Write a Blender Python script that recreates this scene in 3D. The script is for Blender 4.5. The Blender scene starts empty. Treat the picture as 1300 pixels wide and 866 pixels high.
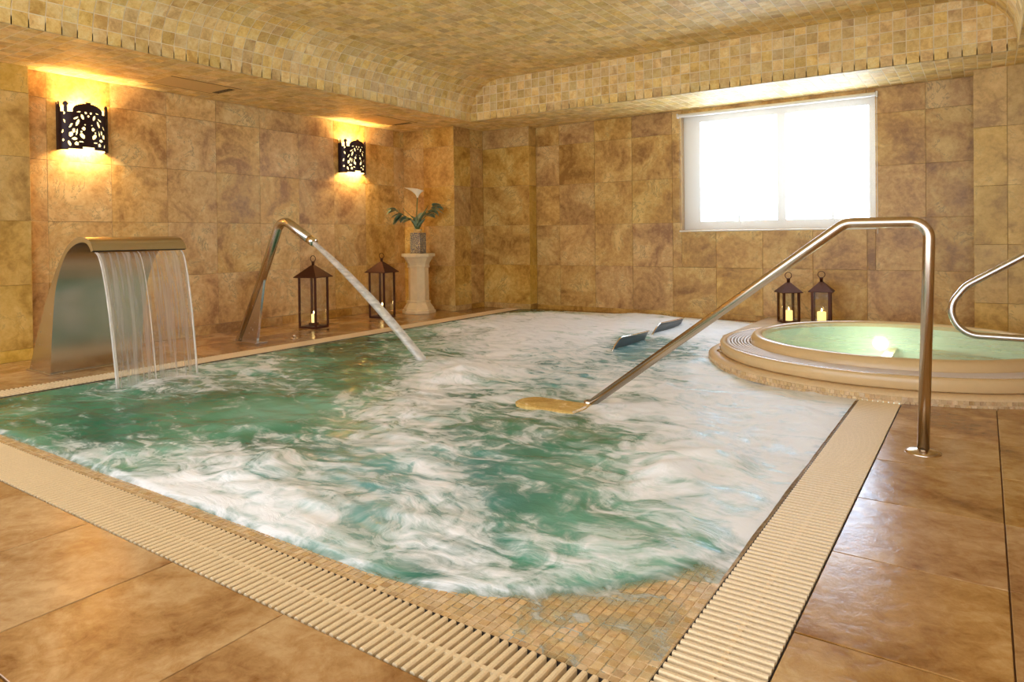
import bpy, math, random
import numpy as np
from mathutils import Matrix, Vector
random.seed(7); RNG = np.random.RandomState(11)
SC = bpy.context.scene; COL = SC.collection
PI = math.pi

# ------------------------------------------------------------------ camera
YAW, PIT, ROL = (math.radians(a) for a in (-34.49, -0.60, -0.70))
FPX, PCX, PCY, CAMH = 875.87, 648.1, 309.1, 1.0        # photo frame 1300 x 866
def _rot(y, p, r):
    fwd = np.array([math.sin(y)*math.cos(p), math.cos(y)*math.cos(p), math.sin(p)])
    right = np.array([math.cos(y), -math.sin(y), 0.0]); up = np.cross(right, fwd)
    return np.array([math.cos(r)*right+math.sin(r)*up, -(-math.sin(r)*right+math.cos(r)*up), fwd])
RC = _rot(YAW, PIT, ROL)
cd = bpy.data.cameras.new('camera'); cam = bpy.data.objects.new('camera', cd); COL.objects.link(cam)
cd.sensor_fit = 'HORIZONTAL'; cd.sensor_width = 36.0; cd.lens = FPX/1300*36
cd.shift_x = (650-PCX)/1300; cd.shift_y = -(433-PCY)/1300; cd.clip_start = 0.02
_m = Matrix.Identity(4)
for i in range(3):
    _m[i][0], _m[i][1], _m[i][2] = RC[0][i], -RC[1][i], -RC[2][i]
_m[2][3] = CAMH; cam.matrix_world = _m; SC.camera = cam
def ray(x, y): return RC.T @ np.array([(x-PCX)/FPX, (y-PCY)/FPX, 1.0])
def onz(x, y, z=0.0): d = ray(x, y); return np.array([0, 0, CAMH]) + d*(z-CAMH)/d[2]
def proj(P):
    c = RC @ (np.asarray(P, float)-np.array([0, 0, CAMH]))
    return (PCX+FPX*c[0]/c[2], PCY+FPX*c[1]/c[2], c[2])

# ------------------------------------------------------------------ world, exposure, room light
W = bpy.data.worlds.new('world'); SC.world = W; W.use_nodes = True
W.node_tree.nodes['Background'].inputs[0].default_value = (0.90, 0.99, 1.13, 1)
W.node_tree.nodes['Background'].inputs[1].default_value = 1.95
SC.view_settings.view_transform = 'Standard'; SC.view_settings.look = 'None'
SC.view_settings.exposure = 0.78; SC.view_settings.gamma = 1.0; SC.view_settings.use_curve_mapping = False
WINDOW_STRENGTH = 6.0
SCONCE_WATT = 12.0

# ------------------------------------------------------------------ materials
def lin(c):
    c = [v/255.0 for v in c]
    return tuple((v/12.92 if v <= .04045 else ((v+.055)/1.055)**2.4) for v in c)+(1.0,)
class NT:
    def __init__(s, name):
        s.m = bpy.data.materials.new(name); s.m.use_nodes = True; s.t = s.m.node_tree
        s.b = s.t.nodes['Principled BSDF']; s.out = s.t.nodes['Material Output']
    def n(s, typ, **kw):
        nd = s.t.nodes.new(typ)
        for k, v in kw.items():
            if k in nd.inputs.keys():
                i = nd.inputs[k]
                if isinstance(v, tuple) and len(v) == 2 and hasattr(v[0], 'outputs'): s.t.links.new(v[0].outputs[v[1]], i)
                else: i.default_value = v
            else: setattr(nd, k, v)
        return nd
    def link(s, a, ao, b, bi): s.t.links.new(a.outputs[ao], b.inputs[bi])
    def math(s, op, a, b=0.0, c=None, clamp=False):
        nd = s.t.nodes.new('ShaderNodeMath'); nd.operation = op; nd.use_clamp = clamp
        for i, v in enumerate([a, b] + ([c] if c is not None else [])):
            if isinstance(v, tuple): s.t.links.new(v[0].outputs[v[1]], nd.inputs[i])
            else: nd.inputs[i].default_value = v
        return nd
    def mix(s, fac, a, b, blend='MIX'):
        nd = s.t.nodes.new('ShaderNodeMix'); nd.data_type = 'RGBA'; nd.blend_type = blend
        for i, v in ((0, fac), (6, a), (7, b)):
            if isinstance(v, tuple) and len(v) == 2 and hasattr(v[0], 'outputs'): s.t.links.new(v[0].outputs[v[1]], nd.inputs[i])
            else: nd.inputs[i].default_value = v
        return nd
    def ramp(s, fac, stops):
        nd = s.t.nodes.new('ShaderNodeValToRGB'); s.t.links.new(fac[0].outputs[fac[1]], nd.inputs[0])
        e = nd.color_ramp.elements
        while len(e) < len(stops): e.new(0.5)
        for el, (p, c) in zip(e, stops): el.position = p; el.color = c
        return nd
    def set(s, **kw):
        for k, v in kw.items():
            i = s.b.inputs[k.replace('_', ' ')]
            if isinstance(v, tuple) and len(v) == 2 and hasattr(v[0], 'outputs'): s.t.links.new(v[0].outputs[v[1]], i)
            else: i.default_value = v
        return s
def MixN(nd): return (nd, 2)       # colour output of ShaderNodeMix RGBA

def stone(name, dark, mid, light, scale=2.0, rough=0.55, bump=0.12, var=0.25, spots=0.55, rvar=0.1, vein=(70, 45, 22), coat=0.0):
    k = NT(name)
    geo = k.n('ShaderNodeNewGeometry'); oi = k.n('ShaderNodeObjectInfo')
    rnd = k.math('FRACT', (k.math('ADD', (oi, 'Random'), (k.math('MULTIPLY', (geo, 'Random Per Island'), 7.31), 0)), 0))
    off = k.n('ShaderNodeCombineXYZ'); r37 = k.math('MULTIPLY', (rnd, 0), 41.0)
    for a in 'XYZ': k.link(r37, 0, off, a)
    pos = k.n('ShaderNodeVectorMath', operation='ADD'); k.link(geo, 'Position', pos, 0); k.link(off, 0, pos, 1)
    n1 = k.n('ShaderNodeTexNoise', Scale=scale, Detail=7.0, Roughness=0.62, Distortion=0.9, Vector=(pos, 0))
    n2 = k.n('ShaderNodeTexNoise', Scale=scale*9, Detail=6.0, Roughness=0.7, Distortion=0.4, Vector=(pos, 0))
    s = k.math('ADD', (k.math('MULTIPLY', (n1, 'Fac'), 0.68), 0), (k.math('MULTIPLY', (n2, 'Fac'), 0.32), 0))
    rp = k.ramp((s, 0), [(0.38, lin(dark)), (0.5, lin(mid)), (0.62, lin(light))])
    n3 = k.n('ShaderNodeTexNoise', Scale=scale*1.3, Detail=9.0, Roughness=0.72, Distortion=1.6, Vector=(pos, 0))
    rid = k.math('ABSOLUTE', (k.math('SUBTRACT', (n3, 'Fac'), 0.5), 0))
    vf = k.n('ShaderNodeMapRange', **{'From Min': 0.0, 'From Max': 0.022, 'To Min': spots, 'To Max': 0.0}); k.link(rid, 0, vf, 'Value')
    vmask = k.n('ShaderNodeMapRange', **{'From Min': 0.5, 'From Max': 0.62}); k.link(n1, 'Fac', vmask, 'Value')
    vv = k.math('MULTIPLY', (vf, 0), (vmask, 0))
    c1 = k.mix((vv, 0), (rp, 0), lin(vein))
    hs = k.n('ShaderNodeHueSaturation', Color=MixN(c1))
    val = k.math('MULTIPLY_ADD', (rnd, 0), 2*var, 1.0-var); k.link(val, 0, hs, 'Value')
    r2 = k.math('FRACT', (k.math('MULTIPLY', (rnd, 0), 13.7), 0)); k.link(k.math('MULTIPLY_ADD', (r2, 0), 0.12, 0.95), 0, hs, 'Saturation')
    k.link(k.math('MULTIPLY_ADD', (r2, 0), 0.006, 0.499), 0, hs, 'Hue')
    rg = k.math('MULTIPLY_ADD', (n1, 'Fac'), rvar*2, rough-rvar)
    bp = k.n('ShaderNodeBump', Strength=bump, Distance=0.01, Height=(n2, 'Fac'))
    k.set(Base_Color=(hs, 0), Roughness=(rg, 0), Normal=(bp, 0))
    if coat: k.set(Coat_Weight=coat, Coat_Roughness=0.08)
    return k.m
def plain(name, col, rough=0.5, metal=0.0, bump=0.0, bscale=30.0, cvar=0.12, **kw):
    k = NT(name); geo = k.n('ShaderNodeNewGeometry')
    nz = k.n('ShaderNodeTexNoise', Scale=bscale, Detail=4.0, Vector=(geo, 'Position'))
    c = lin(col); d = tuple(v*(1-cvar) for v in c[:3])+(1,); l = tuple(min(1, v*(1+cvar)) for v in c[:3])+(1,)
    mx = k.mix((nz, 'Fac'), d, l)
    k.set(Base_Color=MixN(mx), Roughness=rough, Metallic=metal, **kw)
    if bump:
        bp = k.n('ShaderNodeBump', Strength=bump, Distance=0.004, Height=(nz, 'Fac')); k.set(Normal=(bp, 0))
    return k.m
def brushed(name, col, rough, stretch):
    k = NT(name); tc = k.n('ShaderNodeTexCoord'); mp = k.n('ShaderNodeMapping', Scale=stretch, Vector=(tc, 'Object'))
    nz = k.n('ShaderNodeTexNoise', Scale=40.0, Detail=3.0, Vector=(mp, 0))
    rg = k.math('MULTIPLY_ADD', (nz, 'Fac'), 0.16, rough-0.08)
    bp = k.n('ShaderNodeBump', Strength=0.04, Distance=0.001, Height=(nz, 'Fac'))
    k.set(Base_Color=lin(col), Metallic=1.0, Roughness=(rg, 0), Normal=(bp, 0)); return k.m
def glow(name, col, strength, base=None, rough=0.5):
    k = NT(name); k.set(Base_Color=lin(base or col), Roughness=rough, Emission_Color=lin(col), Emission_Strength=strength); return k.m

M = {}
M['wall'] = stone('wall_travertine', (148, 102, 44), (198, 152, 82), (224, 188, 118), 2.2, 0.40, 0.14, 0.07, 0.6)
M['wall_lit'] = stone('lit_wall_travertine', (166, 118, 58), (216, 170, 100), (238, 206, 138), 2.2, 0.40, 0.14, 0.07, 0.6)  # same travertine as wall; stronger light on the left wall painted into its colour
M['pillar'] = stone('pillar_travertine', (170, 128, 56), (210, 168, 88), (228, 192, 116), 1.9, 0.40, 0.08, 0.10, 0.4)
M['floor'] = stone('floor_travertine', (132, 86, 40), (176, 132, 80), (204, 168, 116), 1.9, 0.20, 0.14, 0.08, 0.22, 0.12, (150, 95, 45))
M['mosaic'] = stone('ceiling_mosaic', (202, 156, 88), (232, 194, 120), (245, 218, 154), 5.0, 0.55, 0.06, 0.15, 0.25)
M['ledge'] = stone('ledge_mosaic', (190, 152, 104), (214, 180, 134), (228, 202, 160), 7.0, 0.22, 0.06, 0.12, 0.2)
M['grout'] = plain('pale_grout', (238, 218, 176), 0.8, bscale=60)
M['wgrout'] = plain('wall_joint', (158, 122, 74), 0.8, bscale=40)
M['fgrout'] = plain('floor_joint', (120, 82, 44), 0.8, bscale=40)
M['lgrout'] = plain('ledge_joint', (226, 196, 150), 0.4, bscale=60)
M['slat'] = plain('grate_plastic', (232, 206, 162), 0.42, bump=0.35, bscale=220, cvar=0.18)
M['dark'] = plain('channel_dark', (34, 22, 12), 0.8)
M['steel'] = brushed('satin_steel', (205, 198, 188), 0.24, (1, 1, 1))
M['steel_v'] = brushed('brushed_steel', (200, 194, 186), 0.22, (1, 30, 1))
M['rail'] = brushed('rail_steel', (206, 190, 170), 0.20, (8, 8, 8))
M['chrome'] = plain('chrome', (225, 215, 200), 0.08, 1.0, cvar=0.03)
M['bluesteel'] = plain('wet_grey_steel', (96, 100, 100), 0.35, 0.8)
M['rust'] = plain('rust_brown_metal', (84, 46, 28), 0.5, 0.6, 0.1, 60, 0.25)
M['bronze'] = plain('dark_bronze', (44, 24, 26), 0.42, 0.5, 0.15, 90, 0.25)
M['acrylic'] = plain('beige_acrylic', (222, 190, 138), 0.22, cvar=0.04)
M['tubgrate'] = plain('white_ring_grate', (226, 214, 204), 0.4, cvar=0.05)
M['platform'] = stone('platform_stone', (190, 160, 128), (214, 190, 162), (228, 210, 188), 3.0, 0.3, 0.05, 0.05, 0.1)
M['cream'] = plain('cream_marble', (232, 206, 158), 0.35, bump=0.05, bscale=12, cvar=0.16)
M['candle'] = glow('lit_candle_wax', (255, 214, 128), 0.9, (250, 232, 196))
M['flame'] = glow('candle_flame', (255, 226, 150), 14.0)
M['wick'] = plain('wick', (30, 22, 18), 0.9)
M['leaf'] = plain('grey_green_leaf', (132, 158, 128), 0.45, bscale=25, cvar=0.35)
M['stem'] = plain('stem_green', (92, 112, 60), 0.5)
M['petal'] = plain('calla_white', (250, 238, 206), 0.4, cvar=0.05, Subsurface_Weight=0.1)
M['spadix'] = plain('spadix_yellow', (232, 176, 60), 0.6)
M['gold'] = plain('gold_neck', (226, 190, 120), 0.3, 0.3)
M['frame'] = plain('window_frame_white', (232, 226, 214), 0.4, cvar=0.03)
M['vent'] = plain('vent_panel', (222, 184, 116), 0.6, cvar=0.1)
M['lampglass'] = glow('sconce_diffuser', (255, 222, 150), 1.6, (250, 230, 190))
M['bulb'] = glow('bulb', (255, 205, 120), 10.0)
M['sky_pane'] = glow('daylight_pane', (208, 229, 255), WINDOW_STRENGTH)
def mk_blind():
    k = NT('blind_fabric'); k.t.nodes.remove(k.b)
    d = k.n('ShaderNodeBsdfDiffuse', Color=lin((240, 236, 226))); tl = k.n('ShaderNodeBsdfTranslucent', Color=lin((246, 244, 238)))
    tr = k.n('ShaderNodeBsdfTransparent', Color=(1, 1, 1, 1))
    m1 = k.n('ShaderNodeMixShader', Fac=0.25); k.link(d, 0, m1, 1); k.link(tl, 0, m1, 2)
    m2 = k.n('ShaderNodeMixShader', Fac=0.86); k.link(m1, 0, m2, 1); k.link(tr, 0, m2, 2); k.link(m2, 0, k.out, 0); return k.m
M['blind'] = mk_blind()
def mk_glass(name, tint, fac):
    k = NT(name); k.t.nodes.remove(k.b)
    g = k.n('ShaderNodeBsdfGlossy', Color=(1, 1, 1, 1), Roughness=0.03); tr = k.n('ShaderNodeBsdfTransparent', Color=tint)
    fr = k.n('ShaderNodeLayerWeight', Blend=0.15); f = k.math('MULTIPLY_ADD', (fr, 'Facing'), 0.25*fac, 0.03)
    m = k.n('ShaderNodeMixShader'); k.link(f, 0, m, 0); k.link(tr, 0, m, 1); k.link(g, 0, m, 2); k.link(m, 0, k.out, 0); return k.m
M['glass'] = mk_glass('lantern_glass', (0.96, 0.96, 0.94, 1), 1.0)
def mk_falls(name, scale, lo, hi, white):
    """falling water: clear with white streaks along its fall"""
    k = NT(name); k.t.nodes.remove(k.b)
    geo = k.n('ShaderNodeNewGeometry'); mp = k.n('ShaderNodeMapping', Scale=scale, Vector=(geo, 'Position'))
    nz = k.n('ShaderNodeTexNoise', Scale=1.0, Detail=5.0, Roughness=0.6, Vector=(mp, 0))
    f = k.n('ShaderNodeMapRange', **{'From Min': lo, 'From Max': hi, 'To Min': white[0], 'To Max': white[1]}); k.link(nz, 'Fac', f, 'Value')
    tr = k.n('ShaderNodeBsdfTransparent', Color=(0.95, 0.96, 0.95, 1))
    g = k.n('ShaderNodeBsdfGlossy', Color=(1, 1, 1, 1), Roughness=0.12)
    d = k.n('ShaderNodeBsdfDiffuse', Color=lin((252, 246, 238))); t2 = k.n('ShaderNodeBsdfTranslucent', Color=lin((252, 246, 238)))
    dd = k.n('ShaderNodeMixShader', Fac=0.5); k.link(d, 0, dd, 1); k.link(t2, 0, dd, 2)
    bp = k.n('ShaderNodeBump', Strength=0.25, Distance=0.01, Height=(nz, 'Fac')); k.link(bp, 0, g, 'Normal')
    m1 = k.n('ShaderNodeMixShader', Fac=0.10); k.link(tr, 0, m1, 1); k.link(g, 0, m1, 2)
    m2 = k.n('ShaderNodeMixShader'); k.link(f, 0, m2, 0); k.link(m1, 0, m2, 1); k.link(dd, 0, m2, 2); k.link(m2, 0, k.out, 0); return k.m
M['falls'] = mk_falls('falling_water', (4, 34, 1.0), 0.36, 0.78, (0.07, 0.55))
M['rope'] = mk_falls('falling_water_rope', (40, 40, 3), 0.3, 0.7, (0.45, 0.85))
M['jet'] = mk_falls('jet_water', (6, 30, 30), 0.35, 0.7, (0.38, 0.75))
def mk_water():
    k = NT('bubbling_pool_water')
    geo = k.n('ShaderNodeNewGeometry')
    fo = k.n('ShaderNodeAttribute', attribute_name='foam'); fi = k.n('ShaderNodeAttribute', attribute_name='film')
    te = k.n('ShaderNodeAttribute', attribute_name='teal'); dx = k.n('ShaderNodeAttribute', attribute_name='flow')
    wp = k.n('ShaderNodeTexNoise', Scale=1.6, Detail=3.0, Vector=(geo, 'Position'))
    wv = k.n('ShaderNodeVectorMath', operation='SCALE', Scale=0.5); k.link(wp, 'Color', wv, 0)
    ps = k.n('ShaderNodeVectorMath', operation='ADD'); k.link(geo, 'Position', ps, 0); k.link(wv, 0, ps, 1)
    mp = k.n('ShaderNodeMapping', Scale=(2.6, 5.2, 3.0), Vector=(ps, 0))
    mp.inputs['Rotation'].default_value = (0, 0, 0.6)
    n1 = k.n('ShaderNodeTexNoise', Scale=1.15, Detail=8.0, Roughness=0.58, Distortion=1.1, Vector=(mp, 0))
    mp2 = k.n('ShaderNodeMapping', Scale=(7, 26, 8), Vector=(ps, 0)); mp2.inputs['Rotation'].default_value = (0, 0, 0.75)
    n2 = k.n('ShaderNodeTexNoise', Scale=1.0, Detail=5.0, Roughness=0.6, Distortion=0.6, Vector=(mp2, 0))
    n4 = k.n('ShaderNodeTexNoise', Scale=5.5, Detail=6.0, Roughness=0.6, Distortion=1.8, Vector=(ps, 0))
    s = k.math('ADD', (k.math('MULTIPLY', (n1, 'Fac'), 1.5), 0), (k.math('MULTIPLY', (n2, 'Fac'), 0.7), 0))
    s = k.math('ADD', (s, 0), (k.math('MULTIPLY', (n4, 'Fac'), 1.1), 0))
    s = k.math('ADD', (k.math('SUBTRACT', (s, 0), 1.65), 0), (k.math('MULTIPLY_ADD', (fo, 'Fac'), 1.15, -.08), 0))
    f = k.n('ShaderNodeMapRange', **{'From Min': 0.12, 'From Max': 0.95}); f.interpolation_type = 'SMOOTHSTEP'; k.link(s, 0, f, 'Value')
    ng = k.n('ShaderNodeTexNoise', Scale=1.3, Detail=3.0, Vector=(geo, 'Position'))
    gr = k.ramp((ng, 'Fac'), [(0.38, lin((46, 108, 80))), (0.5, lin((72, 142, 108))), (0.62, lin((116, 178, 152)))])
    gc = k.mix((te, 'Fac'), (gr, 0), lin((110, 170, 176)))
    col = k.mix((f, 0), MixN(gc), lin((250, 253, 255)))
    rg = k.n('ShaderNodeMapRange', **{'To Min': 0.10, 'To Max': 0.55}); k.link(f, 0, rg, 'Value')
    bs = k.math('ADD', (k.math('MULTIPLY', (n2, 'Fac'), 0.5), 0), (n1, 'Fac'))
    bp = k.n('ShaderNodeBump', Strength=0.35, Distance=0.02, Height=(bs, 0))
    k.set(Base_Color=MixN(col), Roughness=(rg, 0), IOR=1.33, Normal=(bp, 0))
    k.b.inputs['Subsurface Weight'].default_value = 0.0
    tr = k.n('ShaderNodeBsdfTransparent', Color=(0.97, 0.95, 0.9, 1))
    al = k.math('MULTIPLY', (fi, 'Fac'), (k.math('SUBTRACT', 1.0, (k.math('MULTIPLY', (f, 0), 0.8), 0)), 0), clamp=True)
    m = k.n('ShaderNodeMixShader'); k.link(al, 0, m, 0); k.link(k.b, 0, m, 1); k.link(tr, 0, m, 2); k.link(m, 0, k.out, 0)
    return k.m
M['water'] = mk_water()
def mk_tubwater():
    k = NT('tub_water'); geo = k.n('ShaderNodeNewGeometry')
    mp = k.n('ShaderNodeMapping', Scale=(1.2, 3.0, 1), Vector=(geo, 'Position'))
    nz = k.n('ShaderNodeTexNoise', Scale=1.6, Detail=3.0, Vector=(mp, 0))
    cr = k.ramp((nz, 'Fac'), [(0.4, lin((212, 240, 212))), (0.6, lin((240, 250, 228)))])
    bp = k.n('ShaderNodeBump', Strength=0.04, Distance=0.01, Height=(nz, 'Fac'))
    k.set(Base_Color=(cr, 0), Roughness=0.03, IOR=1.33, Normal=(bp, 0))
    tr = k.n('ShaderNodeBsdfTransparent', Color=(0.90, 1.0, 0.92, 1)); m = k.n('ShaderNodeMixShader', Fac=0.5)
    k.link(k.b, 0, m, 1); k.link(tr, 0, m, 2); k.link(m, 0, k.out, 0); return k.m
M['tubwater'] = mk_tubwater()
def mk_vase():
    k = NT('patterned_vase'); tc = k.n('ShaderNodeTexCoord')
    vo = k.n('ShaderNodeTexVoronoi', Scale=55.0, Vector=(tc, 'Object'), feature='DISTANCE_TO_EDGE')
    n = k.n('ShaderNodeTexNoise', Scale=9.0, Vector=(tc, 'Object'))
    c = k.ramp((vo, 'Distance'), [(0.10, lin((190, 172, 130))), (0.16, lin((48, 52, 80)))])
    c2 = k.mix((k.math('GREATER_THAN', (n, 'Fac'), 0.52), 0), (c, 0), lin((120, 84, 40))); c3 = k.mix(0.35, (c, 0), MixN(c2))
    k.set(Base_Color=MixN(c3), Roughness=0.3); return k.m
M['vase'] = mk_vase()

# ------------------------------------------------------------------ object helpers
def mesh(verts, faces, smooth=False):
    me = bpy.data.meshes.new('m'); me.from_pydata([tuple(map(float, v)) for v in verts], [], [tuple(map(int, f)) for f in faces]); me.update()
    if smooth: me.polygons.foreach_set('use_smooth', [True]*len(me.polygons))
    return me
def put(name, me, mat, parent=None, M4=None):
    if mat is not None and not me.materials: me.materials.append(M[mat])
    me.name = name
    o = bpy.data.objects.new(name, me); COL.objects.link(o)
    if parent is not None: o.parent = parent
    if M4 is not None: o.matrix_local = M4
    return o
def tag(o, label=None, cat=None, group=None, kind=None):
    for k, v in (('label', label), ('category', cat), ('group', group), ('kind', kind)):
        if v: o[k] = v
    return o
def empty(name, loc=(0, 0, 0), rz=0.0):
    o = bpy.data.objects.new(name, None); COL.objects.link(o); o.location = loc; o.rotation_euler = (0, 0, rz); o.empty_display_size = 0.1; return o
def copy_tree(o, parent=None):
    c = o.copy(); COL.objects.link(c); c.parent = parent
    for ch in list(o.children): copy_tree(ch, c)
    return c
class MB:
    def __init__(s): s.v = []; s.f = []
    def add(s, v, f):
        b = len(s.v); s.v += [tuple(p) for p in v]; s.f += [tuple(b+i for i in q) for q in f]; return s
    def box(s, x0, x1, y0, y1, z0, z1):
        v = [(x0, y0, z0), (x1, y0, z0), (x1, y1, z0), (x0, y1, z0), (x0, y0, z1), (x1, y0, z1), (x1, y1, z1), (x0, y1, z1)]
        return s.add(v, [(3, 2, 1, 0), (4, 5, 6, 7), (0, 1, 5, 4), (1, 2, 6, 5), (2, 3, 7, 6), (3, 0, 4, 7)])
    def quad(s, a, b, c, d): return s.add([a, b, c, d], [(0, 1, 2, 3)])
    def lathe(s, prof, n=32, c=(0, 0, 0), ph=0.0, close=True):
        b = len(s.v); m = len(prof)
        for i in range(n):
            a = 2*PI*i/n+ph
            for r, z in prof: s.v.append((c[0]+r*math.cos(a), c[1]+r*math.sin(a), c[2]+z))
        for i in range(n):
            j = (i+1) % n
            for q in range(m-1): s.f.append((b+i*m+q, b+j*m+q, b+j*m+q+1, b+i*m+q+1))
        if close:
            if prof[0][0] > 1e-6: s.f.append(tuple(b+i*m for i in range(n))[::-1])
            if prof[-1][0] > 1e-6: s.f.append(tuple(b+i*m+m-1 for i in range(n)))
        return s
    def tube(s, pts, r, n=12, caps=True):
        pts = [Vector(p) for p in pts]; rs = r if isinstance(r, (list, tuple)) else [r]*len(pts)
        b = len(s.v); up = None
        for i, p in enumerate(pts):
            t = (pts[min(i+1, len(pts)-1)]-pts[max(i-1, 0)]).normalized()
            if up is None: up = Vector((0, 0, 1)) if abs(t.z) < .9 else Vector((1, 0, 0))
            x = t.cross(up).normalized(); up = x.cross(t).normalized()
            for k in range(n):
                a = 2*PI*k/n; s.v.append(tuple(p+(x*math.cos(a)+up*math.sin(a))*rs[i]))
        for i in range(len(pts)-1):
            for k in range(n): s.f.append((b+i*n+k, b+i*n+(k+1) % n, b+(i+1)*n+(k+1) % n, b+(i+1)*n+k))
        if caps: s.f.append(tuple(b+k for k in range(n))[::-1]); s.f.append(tuple(b+(len(pts)-1)*n+k for k in range(n)))
        return s
    def grid(s, P, closed_u=False):
        b = len(s.v); nu = len(P); nv = len(P[0])
        for row in P: s.v += [tuple(p) for p in row]
        for i in range(nu if closed_u else nu-1):
            j = (i+1) % nu
            for k in range(nv-1): s.f.append((b+i*nv+k, b+j*nv+k, b+j*nv+k+1, b+i*nv+k+1))
        return s
    def put(s, name, mat, parent=None, smooth=False, M4=None): return put(name, mesh(s.v, s.f, smooth), mat, parent, M4)
def bevel(o, w=0.004, seg=2, ang=0.6):
    b = o.modifiers.new('bevel', 'BEVEL'); b.width = w; b.segments = seg; b.limit_method = 'ANGLE'; b.angle_limit = ang; return o
def fillet(pts, rad, n=8):
    """polyline with rounded corners"""
    pts = [Vector(p) for p in pts]; out = [pts[0]]
    for i in range(1, len(pts)-1):
        a, b, c = pts[i-1], pts[i], pts[i+1]; r = rad[i-1] if isinstance(rad, (list, tuple)) else rad
        u = (a-b).normalized(); v = (c-b).normalized(); ang = u.angle(v); d = min(r/math.tan(ang/2), (a-b).length*.49, (c-b).length*.49)
        rr = d*math.tan(ang/2); cen = b+(u+v).normalized()*(rr/math.sin(ang/2)); p0 = b+u*d-cen; p1 = b+v*d-cen
        w = p0.angle(p1)
        for k in range(n+1):
            t = k/n; out.append(cen+(p0*math.sin((1-t)*w)+p1*math.sin(t*w))/math.sin(w))
    return out+[pts[-1]]
# --- tile laying: pieces = list of (matrix, w, h); the 300 that show largest are objects, the rest one joined part
_tc = {}
def tile_vf(w, h, t, ch):
    a, b = w/2, h/2; c = min(ch, a*.4, b*.4)
    v = [(-a, -b, 0), (a, -b, 0), (a, b, 0), (-a, b, 0), (-a, -b, t-c), (a, -b, t-c), (a, b, t-c), (-a, b, t-c), (-a+c, -b+c, t), (a-c, -b+c, t), (a-c, b-c, t), (-a+c, b-c, t)]
    f = [(8, 9, 10, 11)]
    for i in range(4):
        j = (i+1) % 4; f += [(i, j, 4+j, 4+i), (4+i, 4+j, 8+j, 8+i)]
    return v, f
def tile_mesh(w, h, t, ch, mat, key=''):
    k = (round(w, 3), round(h, 3), t, mat, key)
    if k not in _tc:
        v, f = tile_vf(k[0], k[1], t, ch); _tc[k] = mesh(v, f); _tc[k].materials.append(M[mat])
    return _tc[k]
def lay(parent, name, pieces, t, ch, mat, limit=300, drop_hidden=False):
    def score(p):
        m, w, h = p; c = m.to_translation(); x, y, d = proj(c)
        if d < 0.1 or not (-40 < x < 1340 and -40 < y < 906): return 0.0
        n = m.to_3x3() @ Vector((0, 0, 1)); vd = Vector((0, 0, CAMH))-c
        return max(0.0, w*h*n.dot(vd.normalized()))/max(d*d, .01)
    ps = sorted(pieces, key=score, reverse=True)
    one = ps[:limit]; rest = ps[limit:]
    for m, w, h in one: put(name, tile_mesh(w, h, t, ch, mat), None, parent, m)
    if rest:
        V = []; F = []
        for m, w, h in rest:
            v, f = tile_vf(w, h, t, ch); b = len(V); R = np.array(m)
            a = np.array(v) @ R[:3, :3].T + R[:3, 3]; V += a.tolist(); F += [tuple(b+i for i in q) for q in f]
        o = put(name+'s', mesh(V, F), mat, parent); o['kind'] = 'stuff'
def frame(o, u, v, n):
    m = Matrix.Identity(4)
    for i in range(3): m[i][0], m[i][1], m[i][2], m[i][3] = u[i], v[i], n[i], o[i]
    return m
def span(a, b, step, phase=None):
    """cut [a,b] at phase+k*step"""
    ph = a if phase is None else phase; k = math.ceil((a-ph)/step-1e-6); cuts = [a]
    while ph+k*step < b-1e-6:
        if ph+k*step > a+step*.08: cuts.append(ph+k*step)
        k += 1
    if b-cuts[-1] < step*.08: cuts[-1] = b
    else: cuts.append(b)
    return list(zip(cuts[:-1], cuts[1:]))
def rects_minus(rects, hole):
    out = []; hx0, hx1, hy0, hy1 = hole
    for x0, x1, y0, y1 in rects:
        if x1 <= hx0+1e-4 or x0 >= hx1-1e-4 or y1 <= hy0+1e-4 or y0 >= hy1-1e-4: out.append((x0, x1, y0, y1)); continue
        a, b = max(x0, hx0), min(x1, hx1)
        if x0 < hx0: out.append((x0, hx0, y0, y1))
        if x1 > hx1: out.append((hx1, x1, y0, y1))
        if y0 < hy0: out.append((a, b, y0, hy0))
        if y1 > hy1: out.append((a, b, hy1, y1))
    return [r for r in out if r[1]-r[0] > .02 and r[3]-r[2] > .02]
def field(rects, conv, nrm, u, v, gap, jit=0.0006, tilt=0.0):
    """rects in (u,v) -> pieces; conv(u,v) gives the 3-D point on the backing"""
    out = []
    for a0, a1, b0, b1 in rects:
        w, h = a1-a0-gap, b1-b0-gap
        if w < .008 or h < .008: continue
        p = Vector(conv((a0+a1)/2, (b0+b1)/2))+Vector(nrm)*random.uniform(-jit, jit)
        m = frame(p, u, v, nrm)
        if tilt: m = m @ Matrix.Rotation(random.gauss(0, tilt), 4, 'X') @ Matrix.Rotation(random.gauss(0, tilt), 4, 'Y')
        out.append((m, w, h))
    return out

# ------------------------------------------------------------------ dimensions (metres)
XL, YB, XR, YF = -6.78, 8.05, 2.4, -1.3           # left wall, back wall, right wall, open front
ZS, ZC = 2.49, 2.98                               # soffit, ceiling
CX0, CX1, CY1 = -5.48, 0.23, 7.1                  # coffer
GO, GI = -5.485, -5.26                            # left gutter
RGI, RGO = -0.625, -0.40                          # right gutter
FGI, FGO = 1.39, 1.16                             # front gutter
BX0, BX1, BY0, BY1, BR = -5.20, -0.695, 1.485, 7.93, 0.865    # basin
TC, TR = (-0.55, 5.93), 1.365                     # hot tub plinth
EX, EY, EZ = Vector((1, 0, 0)), Vector((0, 1, 0)), Vector((0, 0, 1))

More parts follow.
